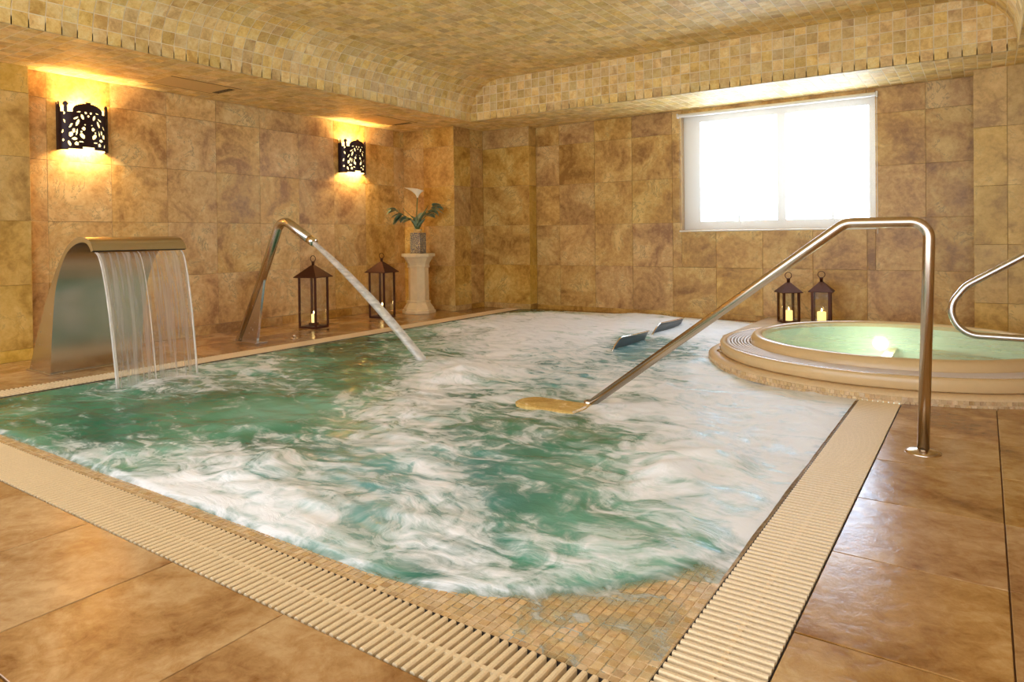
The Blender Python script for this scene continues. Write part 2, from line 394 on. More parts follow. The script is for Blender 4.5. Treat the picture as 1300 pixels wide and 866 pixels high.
# ------------------------------------------------------------------ floor
fl = MB()
for x0, x1, y0, y1 in ((RGO, XR, YF, YB), (XL, RGO, YF, FGO), (XL, GO, FGO, YB), (GO, -2.0, 7.96, YB)):
    fl.box(x0, x1, y0, y1, -0.12, -0.010)
floor = tag(fl.put('floor', 'fgrout'), kind='structure')
T = 0.53
R = []
for a in span(RGO, XR, T, 0.053):
    for b in span(YF, YB, T, 1.812): R.append((*a, *b))
for a in span(XL, RGO, 0.54, -1.545):
    for b in span(YF, FGO, T, FGO-T): R.append((*a, *b))
for a in span(XL, GO, 0.64, XL):
    for b in span(FGO, YB, T, 1.812): R.append((*a, *b))
for a in span(GO, -2.0, T): R.append((*a, 7.965, YB))
lay(floor, 'floor_tile', field(R, lambda x, y: (x, y, -0.010), EZ, EX, EY, 0.004, 0.0004, 0.0006), 0.010, 0.0015, 'floor')

# ------------------------------------------------------------------ walls
TW = 0.012
def wall_panel(parent, rects, conv, n, u, v, mat='wall', gap=0.0025):
    lay(parent, 'wall_tile', field(rects, conv, n, u, v, gap, 0.0008, 0.0004), TW, 0.0012, mat)
def zrows(z0, z1, ph): return span(z0, z1, 0.54, ph)
# left wall
wl = tag(MB().box(XL-0.15, XL-TW, YF, 7.22, -0.12, ZS).put('wall_left', 'wgrout'), kind='structure')
R = [(*a, *b) for b in zrows(0.10, ZS, 0.10) for a in span(YF, 7.22, 0.54, 2.70)]
wall_panel(wl, R, lambda y, z: (XL-TW, y, z), EX, EY, EZ, 'wall_lit')
bl = tag(MB().box(XL-TW, XL-0.004, YF, 7.22, 0, 0.10).put('baseboard_left', 'wgrout'), kind='structure')
lay(bl, 'skirting_tile', field([(*a, 0.0, 0.098) for a in span(YF, 7.22, 0.54, 2.43)], lambda y, z: (XL-0.004, y, z), EX, EY, EZ, 0.003), 0.008, 0.001, 'wall')
# pilaster at the left frame edge
pl = tag(MB().box(XL, -6.68-TW, 1.2, 2.53-TW, 0, ZS).put('wall_pilaster', 'wgrout'), kind='structure')
wall_panel(pl, [(1.2, 1.96, *b) for b in zrows(0, ZS, 0.10)]+[(1.96, 2.53, *b) for b in zrows(0, ZS, 0.10)], lambda y, z: (-6.68-TW, y, z), EX, EY, EZ, 'pillar')
wall_panel(pl, [(XL+.001, -6.68, *b) for b in zrows(0, ZS, 0.10)], lambda x, z: (x, 2.53-TW, z), EY, -EX, EZ, 'pillar')
# corner pillar beside the pedestal
PXF, PYF = -5.87, 7.22
cp = tag(MB().box(XL-0.15, PXF-TW, PYF+TW, YB, -0.12, ZS).put('wall_corner_pillar', 'wgrout'), kind='structure')
wall_panel(cp, [(*a, *b) for b in zrows(0, ZS, 0.07) for a in span(XL-TW, PXF, 0.54, PXF-0.54)], lambda x, z: (x, PYF+TW, z), -EY, EX, EZ)
wall_panel(cp, [(*a, *b) for b in zrows(0, ZS, 0.07) for a in span(PYF, 7.87, 0.54, PYF+.36)], lambda y, z: (PXF-TW, y, z), EX, EY, EZ)
# back wall with the window opening
WX0, WX1, WZ0, WZ1 = -3.015, -0.93, 1.05, 2.43        # opening; the blind covers a little more
wbk = MB()
for x0, x1, z0, z1 in rects_minus([(PXF, XR, 0, ZS)], (WX0, WX1, WZ0, WZ1)): wbk.box(x0, x1, YB+TW, YB+0.25, z0 if z0 > 0 else -0.12, z1)
wb = tag(wbk.put('wall_back', 'wgrout'), kind='structure')
R = [(*a, *b) for b in zrows(0.06, ZS, 0.06) for a in span(-5.09, XR, 0.53, -4.72)]
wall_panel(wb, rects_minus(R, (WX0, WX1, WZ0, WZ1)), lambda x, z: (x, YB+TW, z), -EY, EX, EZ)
bb = tag(MB().box(-5.09, -0.08, YB, YB+TW, 0, 0.06).put('baseboard_back', 'wall'), kind='structure')
# shallow column on the back wall
sc_ = tag(MB().box(PXF, -5.09-TW, 7.87+TW, YB+TW, -0.12, ZS).put('wall_back_column', 'wgrout'), kind='structure')
wall_panel(sc_, [(PXF, -5.09, *b) for b in zrows(0, ZS, 0.07)], lambda x, z: (x, 7.87+TW, z), -EY, EX, EZ)
wall_panel(sc_, [(7.87, YB, *b) for b in zrows(0, ZS, 0.07)], lambda y, z: (-5.09-TW, y, z), EX, EY, EZ, 'pillar')
# right pillar
rp_ = tag(MB().box(-0.08+TW, XR, 7.72+TW, YB+TW, -0.12, ZS).put('wall_right_pillar', 'wgrout'), kind='structure')
wall_panel(rp_, [(*a, *b) for b in zrows(0, ZS, 0.33) for a in ((-0.08, 0.175), (0.175, 0.71), (0.71, 1.24), (1.24, 1.8), (1.8, XR))], lambda x, z: (x, 7.72+TW, z), -EY, EX, EZ, 'pillar')
wr = tag(MB().box(XR, XR+0.15, YF, YB, -0.12, ZS).put('wall_right', 'wall'), kind='structure')

# ------------------------------------------------------------------ ceiling, coves, beam
P_ = 0.1045; TT = 0.0018
def cove_prof(x_edge, sgn):
    """points from the soffit edge up and over to the flat ceiling; sgn=+1 left cove, -1 right"""
    pts = [(x_edge, ZS)]; r = 0.43; zc = ZC-r
    for k in range(0, 13):
        a = PI/2*k/12; pts.append((x_edge+sgn*(r-r*math.cos(a)), zc+r*math.sin(a)))
    return pts
ce = MB(); FX0, FX1 = CX0+0.43, CX1-0.43
ce.box(FX0, FX1, YF, CY1, ZC, ZC+0.1)
ceiling = tag(ce.put('ceiling', 'grout'), kind='structure')
R = [(*a, *b) for a in span(FX0, FX1, P_) for b in span(YF+2.2, CY1, P_)]
lay(ceiling, 'ceiling_tile', field(R, lambda x, y: (x, y, ZC), -EZ, EX, -EY, 0.007, 0.0003, 0.0006), TT, 0.001, 'mosaic')
for nm, xe, sg in (('trim_1', CX0, 1), ('trim_2', CX1, -1)):
    pr = cove_prof(xe, sg); g = MB(); g.grid([[(x, YF, z) for x, z in pr], [(x, CY1, z) for x, z in pr]])
    tr_ = tag(g.put(nm, 'grout', smooth=True), kind='structure')
    # walk the profile in tile steps
    L = [0.0]
    for p, q in zip(pr[:-1], pr[1:]): L.append(L[-1]+math.hypot(q[0]-p[0], q[1]-p[1]))
    nrow = round(L[-1]/P_); st = L[-1]/nrow; pcs = []
    def at(s):
        for i in range(len(L)-1):
            if s <= L[i+1] or i == len(L)-2:
                t = (s-L[i])/(L[i+1]-L[i]); return Vector((pr[i][0]+(pr[i+1][0]-pr[i][0])*t, 0, pr[i][1]+(pr[i+1][1]-pr[i][1])*t))
    for r_ in range(nrow):
        a, b = at(r_*st), at((r_+1)*st); v = (b-a).normalized(); u = EY if sg > 0 else -EY; n = u.cross(v).normalized()
        for y0, y1 in span(YF+2.2, CY1, P_, CY1):
            c = (a+b)/2+Vector((0, (y0+y1)/2, 0))+n*random.uniform(-.0016, -.0008)
            pcs.append((frame(c, u, v, n) @ Matrix.Rotation(random.gauss(0, .002), 4, 'X'), y1-y0-.007, (b-a).length-.006))
    lay(tr_, 'cove_tile', pcs, TT, 0.001, 'mosaic')
bm_ = tag(MB().box(CX0, CX1, CY1, CY1+0.08, ZS, ZC+.1).put('trim_3', 'grout'), kind='structure')
def in_arch(x, z):
    r = 0.43
    for xe, s in ((CX0, 1), (CX1, -1)):
        d = (x-xe)*s
        if d < r and z > ZC-r and (r-d)**2+(z-(ZC-r))**2 > (r+.02)**2: return False
    return True
R = [(*a, *b) for a in span(CX0, CX1, P_) for b in span(ZS, ZC, P_, ZS) if in_arch(sum(a)/2, sum(b)/2)]
lay(bm_, 'beam_tile', field(R, lambda x, z: (x, CY1, z), -EY, EX, EZ, 0.007, 0.0003, 0.0006), TT, 0.001, 'mosaic')
so = MB()
for x0, x1, y0, y1 in ((XL-.15, CX0, YF, YB+.25), (CX0, CX1, CY1, YB+.25), (CX1, XR+.15, YF, YB+.25)): so.box(x0, x1, y0, y1, ZS+.001, ZS+.06)
soff = tag(so.put('trim_4', 'grout'), kind='structure')
R = [(*a, *b) for a in span(XL, CX0, P_, CX0) for b in span(YF+2.2, YB, P_, CY1)]+[(*a, *b) for a in span(CX0, CX1, P_) for b in span(CY1, YB, P_)]+[(*a, *b) for a in span(CX1, 1.2, P_) for b in span(4, YB, P_)]
lay(soff, 'soffit_tile', field(R, lambda x, y: (x, y, ZS+.001), -EZ, EX, -EY, 0.007, 0.0003, 0.0006), TT, 0.001, 'mosaic')

# ------------------------------------------------------------------ window with roller blind
win = tag(empty('window_1', (-1.96, YB, WZ0)), kind='structure')
def wput(mb, name, mat): 
    o = mb.put(name, mat); o.parent = win; o.matrix_parent_inverse = Matrix.Translation((1.96, -YB, -WZ0)); return o
PA, PB, PC, PD = WX0+.20, WX1-.07, WZ0+.10, WZ1-.09        # glazed area
f = MB()
f.box(WX0, PA, YB+.10, YB+.17, WZ0, WZ1).box(PB, WX1, YB+.10, YB+.17, WZ0, WZ1).box(PA, PB, YB+.10, YB+.17, WZ0, PC).box(PA, PB, YB+.10, YB+.17, PD, WZ1)
wput(f, 'window_frame', 'frame')
wput(MB().box(-1.925, -1.835, YB+.09, YB+.17, PC, PD), 'mullion', 'frame')
for x0, x1 in ((PA, -1.925), (-1.835, PB)):
    wput(MB().box(x0, x1, YB+.13, YB+.14, PC, PD), 'pane', 'sky_pane')
for x in (-2.35, -1.35): wput(MB().box(x-.012, x+.012, YB+.075, YB+.10, WZ0+.06, WZ0+.17), 'window_handle', 'frame')
bz0, bz1, bx0, bx1 = 1.035, 2.435, -3.03, -0.92
bd = empty('roller_blind', (-1.97, YB, bz0)); tag(bd, 'white translucent roller blind drawn down over the window', 'blind')
def bput(mb, name, mat):
    o = mb.put(name, mat); o.parent = bd; o.matrix_parent_inverse = Matrix.Translation((1.97, -YB, -bz0)); return o
bput(MB().quad((bx0, YB-.03, bz0), (bx1, YB-.03, bz0), (bx1, YB-.03, bz1-.03), (bx0, YB-.03, bz1-.03)), 'fabric', 'blind')
bput(MB().tube([(bx0, YB-.03, bz1-.015), (bx1, YB-.03, bz1-.015)], .022, 14), 'roller', 'frame')
bput(MB().tube([(bx0, YB-.03, bz0), (bx1, YB-.03, bz0)], .009, 8), 'bottom_bar', 'frame')
for x in (bx0-.012, bx1+.012): bput(MB().box(x-.008, x+.008, YB-.055, YB, bz1-.04, bz1+.012), 'bracket', 'frame')
bput(MB().tube([(bx1+.012, YB-.045, bz1-.04), (bx1+.014, YB-.045, 0.98)], .003, 6), 'pull_cord', 'frame')

# ------------------------------------------------------------------ pool basin, ledge
def basin_sd(x, y):
    """signed distance to the basin outline, > 0 outside (numpy)"""
    cx, cy, hx, hy = (BX0+BX1)/2, (BY0+BY1)/2, (BX1-BX0)/2, (BY1-BY0)/2
    r = np.where((x > cx) & (y < cy), BR, 0.12)
    qx, qy = np.abs(x-cx)-hx+r, np.abs(y-cy)-hy+r
    return np.minimum(np.maximum(qx, qy), 0)+np.hypot(np.maximum(qx, 0), np.maximum(qy, 0))-r
def outline():
    pts = []
    def arc(cx, cy, r, a0, n):
        for k in range(n+1): a = math.radians(a0+90*k/n); pts.append((cx+r*math.cos(a), cy+r*math.sin(a)))
    arc(BX1-BR, BY0+BR, BR, -90, 28); arc(BX1-.12, BY1-.12, .12, 0, 6); arc(BX0+.12, BY1-.12, .12, 90, 6); arc(BX0+.12, BY0+.12, .12, 180, 6); return pts
ol = outline(); n = len(ol)
pb = MB(); pb.add([(x, y, -0.014) for x, y in ol]+[(x, y, -1.05) for x, y in ol], [(i, (i+1) % n, n+(i+1) % n, n+i) for i in range(n)]+[tuple(range(n, 2*n))])
# ledge sheet from the outline out to the gutters
outer = []
for x, y in ol:
    cx, cy = (BX0+BX1)/2, (BY0+BY1)/2
    tx = (RGI-cx)/(x-cx) if x > cx else (GI-cx)/(x-cx); ty = (7.96-cy)/(y-cy) if y > cy else (FGI-cy)/(y-cy)
    t = min(tx, ty); outer.append((cx+(x-cx)*t, cy+(y-cy)*t))
b0 = len(pb.v); pb.v += [(x, y, -0.012) for x, y in outer]; pb.f += [(i, b0+i, b0+(i+1) % n, (i+1) % n) for i in range(n)]
pb.add([(RGI, FGI, -.012), (outer[0][0], FGI, -.012), (outer[14][0], outer[14][1], -.012), (outer[28][0], outer[28][1], -.012)], [(1, 0, 3, 2)])
pool = tag(pb.put('floor_pool_basin', 'lgrout'), kind='structure')
mp_ = 0.0275; R = []
for a in span(-4.7, RGI-.004, mp_, RGI-.004):
    for b in span(FGI+.004, 4.66, mp_):
        x, y = sum(a)/2, sum(b)/2
        if a[1]-a[0] < .012 or b[1]-b[0] < .012: continue
        sd = float(basin_sd(np.array(x), np.array(y)))
        if sd > -.012 and math.hypot(x-TC[0], y-TC[1]) > TR+.01: R.append((*a, *b))
lay(pool, 'mosaic_tile', field(R, lambda x, y: (x, y, -0.012), EZ, EX, EY, 0.004, 0.0002, 0.003), 0.0014, 0.0004, 'ledge')
# submerged bench wall that carries the handrail foot
bw = MB(); prof = []
x0, x1, y0, y1 = -2.34, -1.90, 3.36, 3.60
for k in range(13):
    a = PI/2+PI*k/12; prof.append((x0+.10+.10*math.cos(a), (y0+y1)/2+(y1-y0)/2*math.sin(a)))
prof += [(x1, y0), (x1, y1)]; nn = len(prof)
bw.add([(x, y, -1.04) for x, y in prof]+[(x, y, 0.004) for x, y in prof]+[((x+2.1)*.94-2.1, (y-3.48)*.86+3.48, 0.010) for x, y in prof],
       [(i, (i+1) % nn, nn+(i+1) % nn, nn+i) for i in range(nn)]+[(nn+i, nn+(i+1) % nn, 2*nn+(i+1) % nn, 2*nn+i) for i in range(nn)]+[tuple(range(2*nn, 3*nn))])
M['bench'] = stone('yellow_mosaic', (176, 136, 72), (212, 176, 104), (230, 202, 140), 9.0, 0.25, 0.1, 0.1, 0.3)
tag(bw.put('pool_bench', 'bench'), 'yellow stone ledge breaking the water at the foot of the long handrail', 'ledge')

# ------------------------------------------------------------------ pool water
def vnoise(x, y, seed):
    xi, yi = np.floor(x), np.floor(y); fx, fy = x-xi, y-yi
    def h(i, j): v = np.sin(i*127.1+j*311.7+seed*74.7)*43758.5453; return v-np.floor(v)
    sx, sy = fx*fx*(3-2*fx), fy*fy*(3-2*fy)
    return (h(xi, yi)*(1-sx)+h(xi+1, yi)*sx)*(1-sy)+(h(xi, yi+1)*(1-sx)+h(xi+1, yi+1)*sx)*sy
def fbm(x, y, seed, o=4):
    s = 0; a = .5
    for i in range(o): s = s+a*vnoise(x*2**i+i*7.3, y*2**i-i*3.1, seed+i); a *= .5
    return s
st = 0.022
gx = np.arange(GI+.004, RGI+.0001, st); gy = np.arange(FGI+.004, 7.955, st)
Xg, Yg = np.meshgrid(gx, gy, indexing='ij')
sd = basin_sd(Xg, Yg); rt = np.hypot(Xg-TC[0], Yg-TC[1])
COVER = {405: (560, .4, 600, .8, 640, .85, 700, .95, 800, .95, 880, .95), 394: (600, .15, 650, .1, 700, .3, 760, .8),
 425: (520, .3, 580, .7, 650, .9, 720, .9, 900, .95), 445: (440, .15, 500, .3, 560, .5, 620, .8, 680, .8, 740, .75, 800, .3, 860, .45, 920, .9),
 470: (200, .3, 280, .5, 340, .5, 400, .2, 460, .1, 520, .5, 580, .95, 640, .9, 700, .55, 760, .5, 840, .65, 920, .85, 1000, .95),
 490: (20, .2, 80, .2, 140, .3, 220, .5, 300, .45, 380, .35, 440, .15, 500, .5, 560, .8, 620, .65, 680, .5, 740, .6, 800, .7, 880, .85, 960, .9, 1040, .95),
 520: (30, .2, 100, .15, 200, .1, 300, .1, 380, .1, 450, .5, 520, .7, 580, .5, 640, .45, 700, .6, 780, .8, 860, .85, 960, .9, 1050, .95),
 550: (60, .2, 130, .15, 220, .2, 300, .25, 380, .3, 450, .45, 520, .6, 600, .4, 660, .45, 720, .3, 800, .5, 880, .75, 960, .85, 1020, .95),
 580: (100, .6, 180, .4, 250, .6, 320, .65, 400, .5, 470, .5, 540, .6, 600, .5, 680, .3, 740, .35, 810, .7, 870, .95, 940, .8, 1000, .9),
 610: (200, .8, 280, .85, 360, .65, 440, .45, 500, .4, 560, .6, 620, .3, 680, .25, 740, .35, 800, .65, 860, .9, 920, .75, 970, .85),
 640: (260, .85, 340, .8, 410, .65, 480, .5, 540, .55, 600, .55, 660, .25, 720, .2, 780, .45, 840, .6, 900, .7, 950, .8),
 670: (340, .8, 410, .6, 480, .5, 540, .45, 600, .6, 660, .4, 720, .3, 780, .45, 840, .55, 900, .6), 700: (430, .6, 500, .5, 560, .6, 620, .55, 680, .5, 740, .55, 800, .6, 850, .5),
 730: (540, .5, 600, .55, 660, .5, 720, .5, 780, .5)}      # foam cover seen at photo pixels, carried onto the water plane
d_ = np.stack([Xg, Yg, np.zeros_like(Xg)-CAMH], -1) @ RC.T
PX, PY = PCX+FPX*d_[..., 0]/d_[..., 2], PCY+FPX*d_[..., 1]/d_[..., 2]
num = np.zeros(Xg.shape); den = np.full(Xg.shape, 1e-9)
for py, row in COVER.items():
    sy = 7+(py-390)*.065
    for px, c in zip(row[::2], row[1::2]):
        w = np.exp(-((PX-px)/36)**2-((PY-py)/sy)**2); num += w*c; den += w
foam = num/den
foam -= .09*np.clip((PX-820)/120, 0, 1)*np.clip((PY-425)/30, 0, 1)
foam += .25*np.exp(-((Xg+4.85)**2/.10**2))*((Yg > 2.25) & (Yg < 3.1))
teal = np.zeros(Xg.shape)
for px, py, r, a in ((800, 450, .5, .9), (860, 450, .5, .8), (700, 475, .5, .6), (760, 470, .5, .7), (950, 480, .9, .7), (1000, 530, .7, .6), (680, 445, .5, .6), (420, 640, .7, .35), (520, 600, .7, .35), (900, 430, .9, .7)):
    c = onz(px, py); teal += a*np.exp(-((Xg-c[0])**2+(Yg-c[1])**2)/(r*r))
wx = Xg+.35*(fbm(Xg*1.3, Yg*1.3, 3)-.5); wy = Yg+.35*(fbm(Xg*1.3, Yg*1.3, 9)-.5)
Z = .05*(fbm(wx*2.2, wy*3.0, 21, 4)-.47)+.022*(fbm(wx*8, wy*14, 31, 3)-.44)
Z *= .55+.9*np.clip(foam, 0, 1.1)
for px, py, r, h in ((868, 588, .17, .055), (850, 612, .13, .05), (930, 590, .13, .035), (585, 478, .22, .06), (640, 470, .22, .04), (680, 405, .5, .06), (840, 402, .6, .05), (330, 590, .2, .03), (600, 415, .4, .05)):
    c = onz(px, py); Z += h*np.exp(-((Xg-c[0])**2+(Yg-c[1])**2)/(r*r))*(.75+.5*fbm(Xg*9, Yg*9, 5, 3))
for hx, hy0, hy1 in ((-2.66, 5.3, 6.1), (-2.72, 6.4, 7.2)): Z *= 1-.85*np.exp(-((Xg-hx)/.22)**2)*np.clip((Yg-hy0)/.1+1, 0, 1)*np.clip((hy1-Yg)/.1+1, 0, 1)
calm = np.clip((-sd)/.18, 0, 1); Z = Z*(.25+.75*calm)
bench = np.exp(-((Yg-3.47)/.12)**2)*(Xg > -2.34)*np.clip((-1.78-Xg)/.12, 0, 1)
Z = Z*(1-.9*bench)-.004*bench+.02*bench*(fbm(Xg*6, Yg*6, 77, 3)-.35)*(np.clip((Xg+1.95)/.2, 0, 1))
# outside the basin: thin film that dies on the mosaic in front, washes over the ledge on the right
right = np.clip((Yg-1.85)/.5, 0, 1)*np.clip((Xg+1.2)/.3, 0, 1)
fr_n = fbm(Xg*5+Yg*2.2, Yg*7-Xg*4, 41, 4)
corner = np.clip((Xg+1.5)/.5, 0, 1)
zfilm = -.0095+.022*(fr_n-.56)*corner-.010*(1-corner)
zout = zfilm*(1-right)+(-.001+.010*(fr_n-.45))*right
t = np.clip(sd/.05, 0, 1); t = t*t*(3-2*t)
Z = np.where(sd > 0, Z*(1-t)+zout*t, Z)
film = np.clip(sd/.06+.15, 0, 1)*(1-.75*right)
foam = np.where(sd > 0, foam*(1-t)+(.42+.4*right)*t, foam)
foam -= .10*np.exp(-((-sd)/.04)**2)*(sd < 0)*(1-right)
foam -= .0*bench
keep = (rt > TR-.05)
idx = -np.ones(Xg.shape, int); idx[keep] = np.arange(keep.sum())
V = np.stack([Xg[keep], Yg[keep], Z[keep]], 1)
q = np.stack([idx[:-1, :-1], idx[1:, :-1], idx[1:, 1:], idx[:-1, 1:]], -1).reshape(-1, 4); q = q[(q >= 0).all(1)]
far = np.stack([sd[:-1, :-1]], -1).reshape(-1)
me = mesh(V, q, True)
for nm, arr in (('foam', foam), ('film', film), ('teal', teal)):
    at_ = me.attributes.new(nm, 'FLOAT', 'POINT'); at_.data.foreach_set('value', arr[keep].astype(np.float32))
water = put('pool_water', me, 'water'); tag(water, 'churning green and white bubbling water filling the pool', 'water', kind='stuff')

# ------------------------------------------------------------------ drain grates
def grate(label, x0, x1, y0, y1, along, pitch=0.0275):
    """along: axis the gutter runs; bars lie across it"""
    root = empty('drain_grate', ((x0+x1)/2, (y0+y1)/2, -0.06)); tag(root, label, 'drain grate', 'slatted overflow grates around the pool')
    inv = Matrix.Translation((-(x0+x1)/2, -(y0+y1)/2, .06))
    def p(o): o.parent = root; o.matrix_parent_inverse = inv; return o
    ch = MB()
    e = .004
    ch.box(x0, x1, y0, y1, -.075, -.06)
    if along == 'Y': ch.box(x0, x0+e, y0, y1, -.06, -.004).box(x1-e, x1, y0, y1, -.06, -.006)
    else: ch.box(x0, x1, y0, y0+e, -.06, -.006).box(x0, x1, y1-e, y1, -.06, -.004)
    p(ch.put('channel', 'dark'))
    a0, a1 = (y0, y1) if along == 'Y' else (x0, x1)
    L = (x1-x0 if along == 'Y' else y1-y0)-2*e-.002
    w = pitch*.58; h = .026; c = .0035
    sec = [(-w/2, -h), (-w/2, -c), (-w/2+c, 0), (w/2-c, 0), (w/2, -c), (w/2, -h)]
    v = [(L*s, a, z) for s in (-.5, .5) for a, z in sec]; m = 6
    fs = [(i, i+1, m+i+1, m+i) for i in range(5)]+[tuple(range(6))[::-1], tuple(range(6, 12))]
    me = mesh(v, fs); me.materials.append(M['slat'])
    k = int((a1-a0)/pitch); ph = (a1-a0-(k-1)*pitch)/2
    for i in range(k):
        a = a0+ph+i*pitch
        mt = Matrix.Translation(((x0+x1)/2, a, .001)) if along == 'Y' else Matrix.Translation((a, (y0+y1)/2, .001)) @ Matrix.Rotation(PI/2, 4, 'Z')
        o = put('slat', me, None); o.matrix_local = mt; p(o)
    for s in (0.0, .25, -.25):
        r = MB(); c0 = (x0+x1)/2+s*(x1-x0) if along == 'Y' else (y0+y1)/2+s*(y1-y0); ww = .006 if s == 0 else .003; zt = -.003 if s == 0 else -.014
        (r.box(c0-ww, c0+ww, y0, y1, -.026, zt) if along == 'Y' else r.box(x0, x1, c0-ww, c0+ww, -.026, zt)); p(r.put('rib', 'slat'))
    return root
grate('cream slatted drain grate between the pool and the wet floor by the handrail post', RGI, RGO, FGO, 4.565, 'Y')
grate('cream slatted drain grate along the mosaic end of the pool with the rounded corner', GI-.2, RGI, FGO, FGI, 'X')
grate('cream slatted drain grate along the lantern side of the pool', GO, GI, FGI, 7.90, 'Y')
grate('short cream drain grate at the back wall beside the hot tub platform', -2.62, -2.03, 7.72, 7.92, 'X')

# ------------------------------------------------------------------ hot tub
tb = empty('hot_tub', (TC[0], TC[1], 0)); tag(tb, 'round raised beige hot tub with ring grate and pale green lit water', 'hot tub')
NS = 128
c0 = (0, 0, 0)
pl_ = MB().lathe([(1.30, 0.0), (1.355, 0.0), (1.362, 0.004), (1.362, 0.035), (1.345, 0.052), (1.315, 0.060), (1.20, 0.062), (1.20, 0.0)], NS, c0, close=False).put('plinth', 'lgrout', tb, True)
pcs = []
for r_, (za, zb) in enumerate(((-.012, .014), (.014, .040))):
    cnt = 310
    for k in range(cnt):
        a = 2*PI*(k+.5*(r_ % 2))/cnt; n_ = Vector((math.cos(a), math.sin(a), 0)); u_ = Vector((-math.sin(a), math.cos(a), 0))
        pcs.append((frame(n_*1.362+Vector((0, 0, (za+zb)/2)), u_, EZ, n_), 2*PI*1.362/cnt-.003, zb-za-.003))
V = []; F = []
for m_, w_, h_ in pcs:
    v, f_ = tile_vf(w_, h_, .004, .0008); b = len(V); Rm = np.array(m_); V += (np.array(v) @ Rm[:3, :3].T+Rm[:3, 3]).tolist(); F += [tuple(b+i for i in q_) for q_ in f_]
o = put('mosaic_band', mesh(V, F), 'ledge', tb); o['kind'] = 'stuff'
MB().lathe([(1.24, .060), (1.265, .062), (1.272, .070), (1.276, .128), (1.268, .140), (1.255, .144), (1.235, .144), (1.228, .135), (1.228, .118), (1.05, .118), (1.05, .10)], NS, close=False).put('step_body', 'acrylic', tb, True)
for k in range(7):
    r = 1.052+k*.0245
    MB().lathe([(r, .119), (r, .136), (r+.004, .140), (r+.014, .140), (r+.018, .136), (r+.018, .119)], NS, close=False).put('grate_ring', 'tubgrate', tb, True)
me = mesh(*(lambda w: (w.v, w.f))(MB().box(-.011, .011, -.0045, .0045, .132, .1415))); me.materials.append(M['tubgrate'])
for k in range(230):
    a = 2*PI*k/230; o = put('grate_bar', me, None, tb, Matrix.Rotation(a, 4, 'Z') @ Matrix.Translation((1.212, 0, 0)))
MB().lathe([(1.045, .10), (1.045, .120), (1.040, .165), (1.022, .195), (1.000, .205), (.975, .205), (.958, .198), (.945, .175), (.94, .16)], NS, close=False).put('rim_shell', 'acrylic', tb, True)
M['mint'] = plain('pale_mint_shell', (222, 242, 220), 0.3, cvar=0.03)
MB().lathe([(.94, .16), (.90, -.05), (.70, -.22), (.30, -.30), (0, -.30)], NS, close=False).put('bowl', 'mint', tb, True)
M['tublamp'] = glow('tub_lamp', (255, 252, 240), 5.0)
for zz in np.arange(.18, -.2, -.002):
    Lp = onz(1118, 437, zz)-np.array([TC[0], TC[1], 0])
    if math.hypot(Lp[0], Lp[1]) > .90: break
La = math.atan2(Lp[1], Lp[0])
MB().lathe([(.0, .018), (.045, .016), (.060, .006), (.060, -.01)], 24, close=False).put('underwater_lamp', 'tublamp', tb, True,
    Matrix.Translation((.915*math.cos(La), .915*math.sin(La), zz)) @ Matrix.Rotation(La, 4, 'Z') @ Matrix.Rotation(-PI/2, 4, 'Y'))
tl = bpy.data.lights.new('tub_lamp_light', 'POINT'); tl.energy = 3.6; tl.color = (.94, 1, .92); tl.shadow_soft_size = .06
o = bpy.data.objects.new('tub_lamp_light', tl); COL.objects.link(o); o.parent = tb; o.location = (.60*math.cos(La), .60*math.sin(La), min(zz, .06))
# tub water
rr = np.linspace(0, .955, 26); P = []
for i in range(96):
    a = 2*PI*i/96; P.append([(r*math.cos(a), r*math.sin(a), .190+.0012*(fbm(np.array(r*math.cos(a)*4), np.array(r*math.sin(a)*6), 2, 3)-.45)) for r in rr])
tw = MB().grid(P, True).put('tub_water', 'tubwater', None, True, Matrix.Translation((TC[0], TC[1], 0)))
tag(tw, 'pale green still water inside the round hot tub', 'water', kind='stuff')
# platform behind the tub
pf = MB(); pts = [(-2.0, 6.35), (-1.86, 5.95), (-1.6, 6.7), (-.55, 7.1), (.9, 6.9), (XR, 6.9), (XR, 8.04), (-2.0, 8.04)]
nn = len(pts); pf.add([(x, y, 0.0) for x, y in pts]+[(x, y, .058) for x, y in pts], [(i, (i+1) % nn, nn+(i+1) % nn, nn+i) for i in range(nn)]+[tuple(range(nn, 2*nn))])
pfo = tag(pf.put('floor_tub_platform', 'platform'), kind='structure')
# air valves on deck and plinth
def valve(loc, label):
    r = empty('air_valve', loc); tag(r, label, 'valve', 'chrome air valves')
    MB().lathe([(.042, 0), (.042, .004), (.034, .010), (.020, .012), (.0, .012)], 20).put('flange', 'chrome', r, True)
    MB().lathe([(.017, .011), (.017, .024), (.021, .026), (.021, .036), (.016, .040), (0, .040)], 16).put('button', 'chrome', r, True)
p = onz(374, 430); valve((p[0], p[1], 0), 'small chrome air valve in the deck by the tall lantern')
p = onz(911, 446, .06); valve((p[0]+.03, p[1]+.02, .063), 'chrome air valve on the hot tub plinth edge near the water')
p = onz(917, 430, .06); valve((p[0]+.07, p[1]-.05, .063), 'chrome air valve on the hot tub plinth edge towards the back wall')

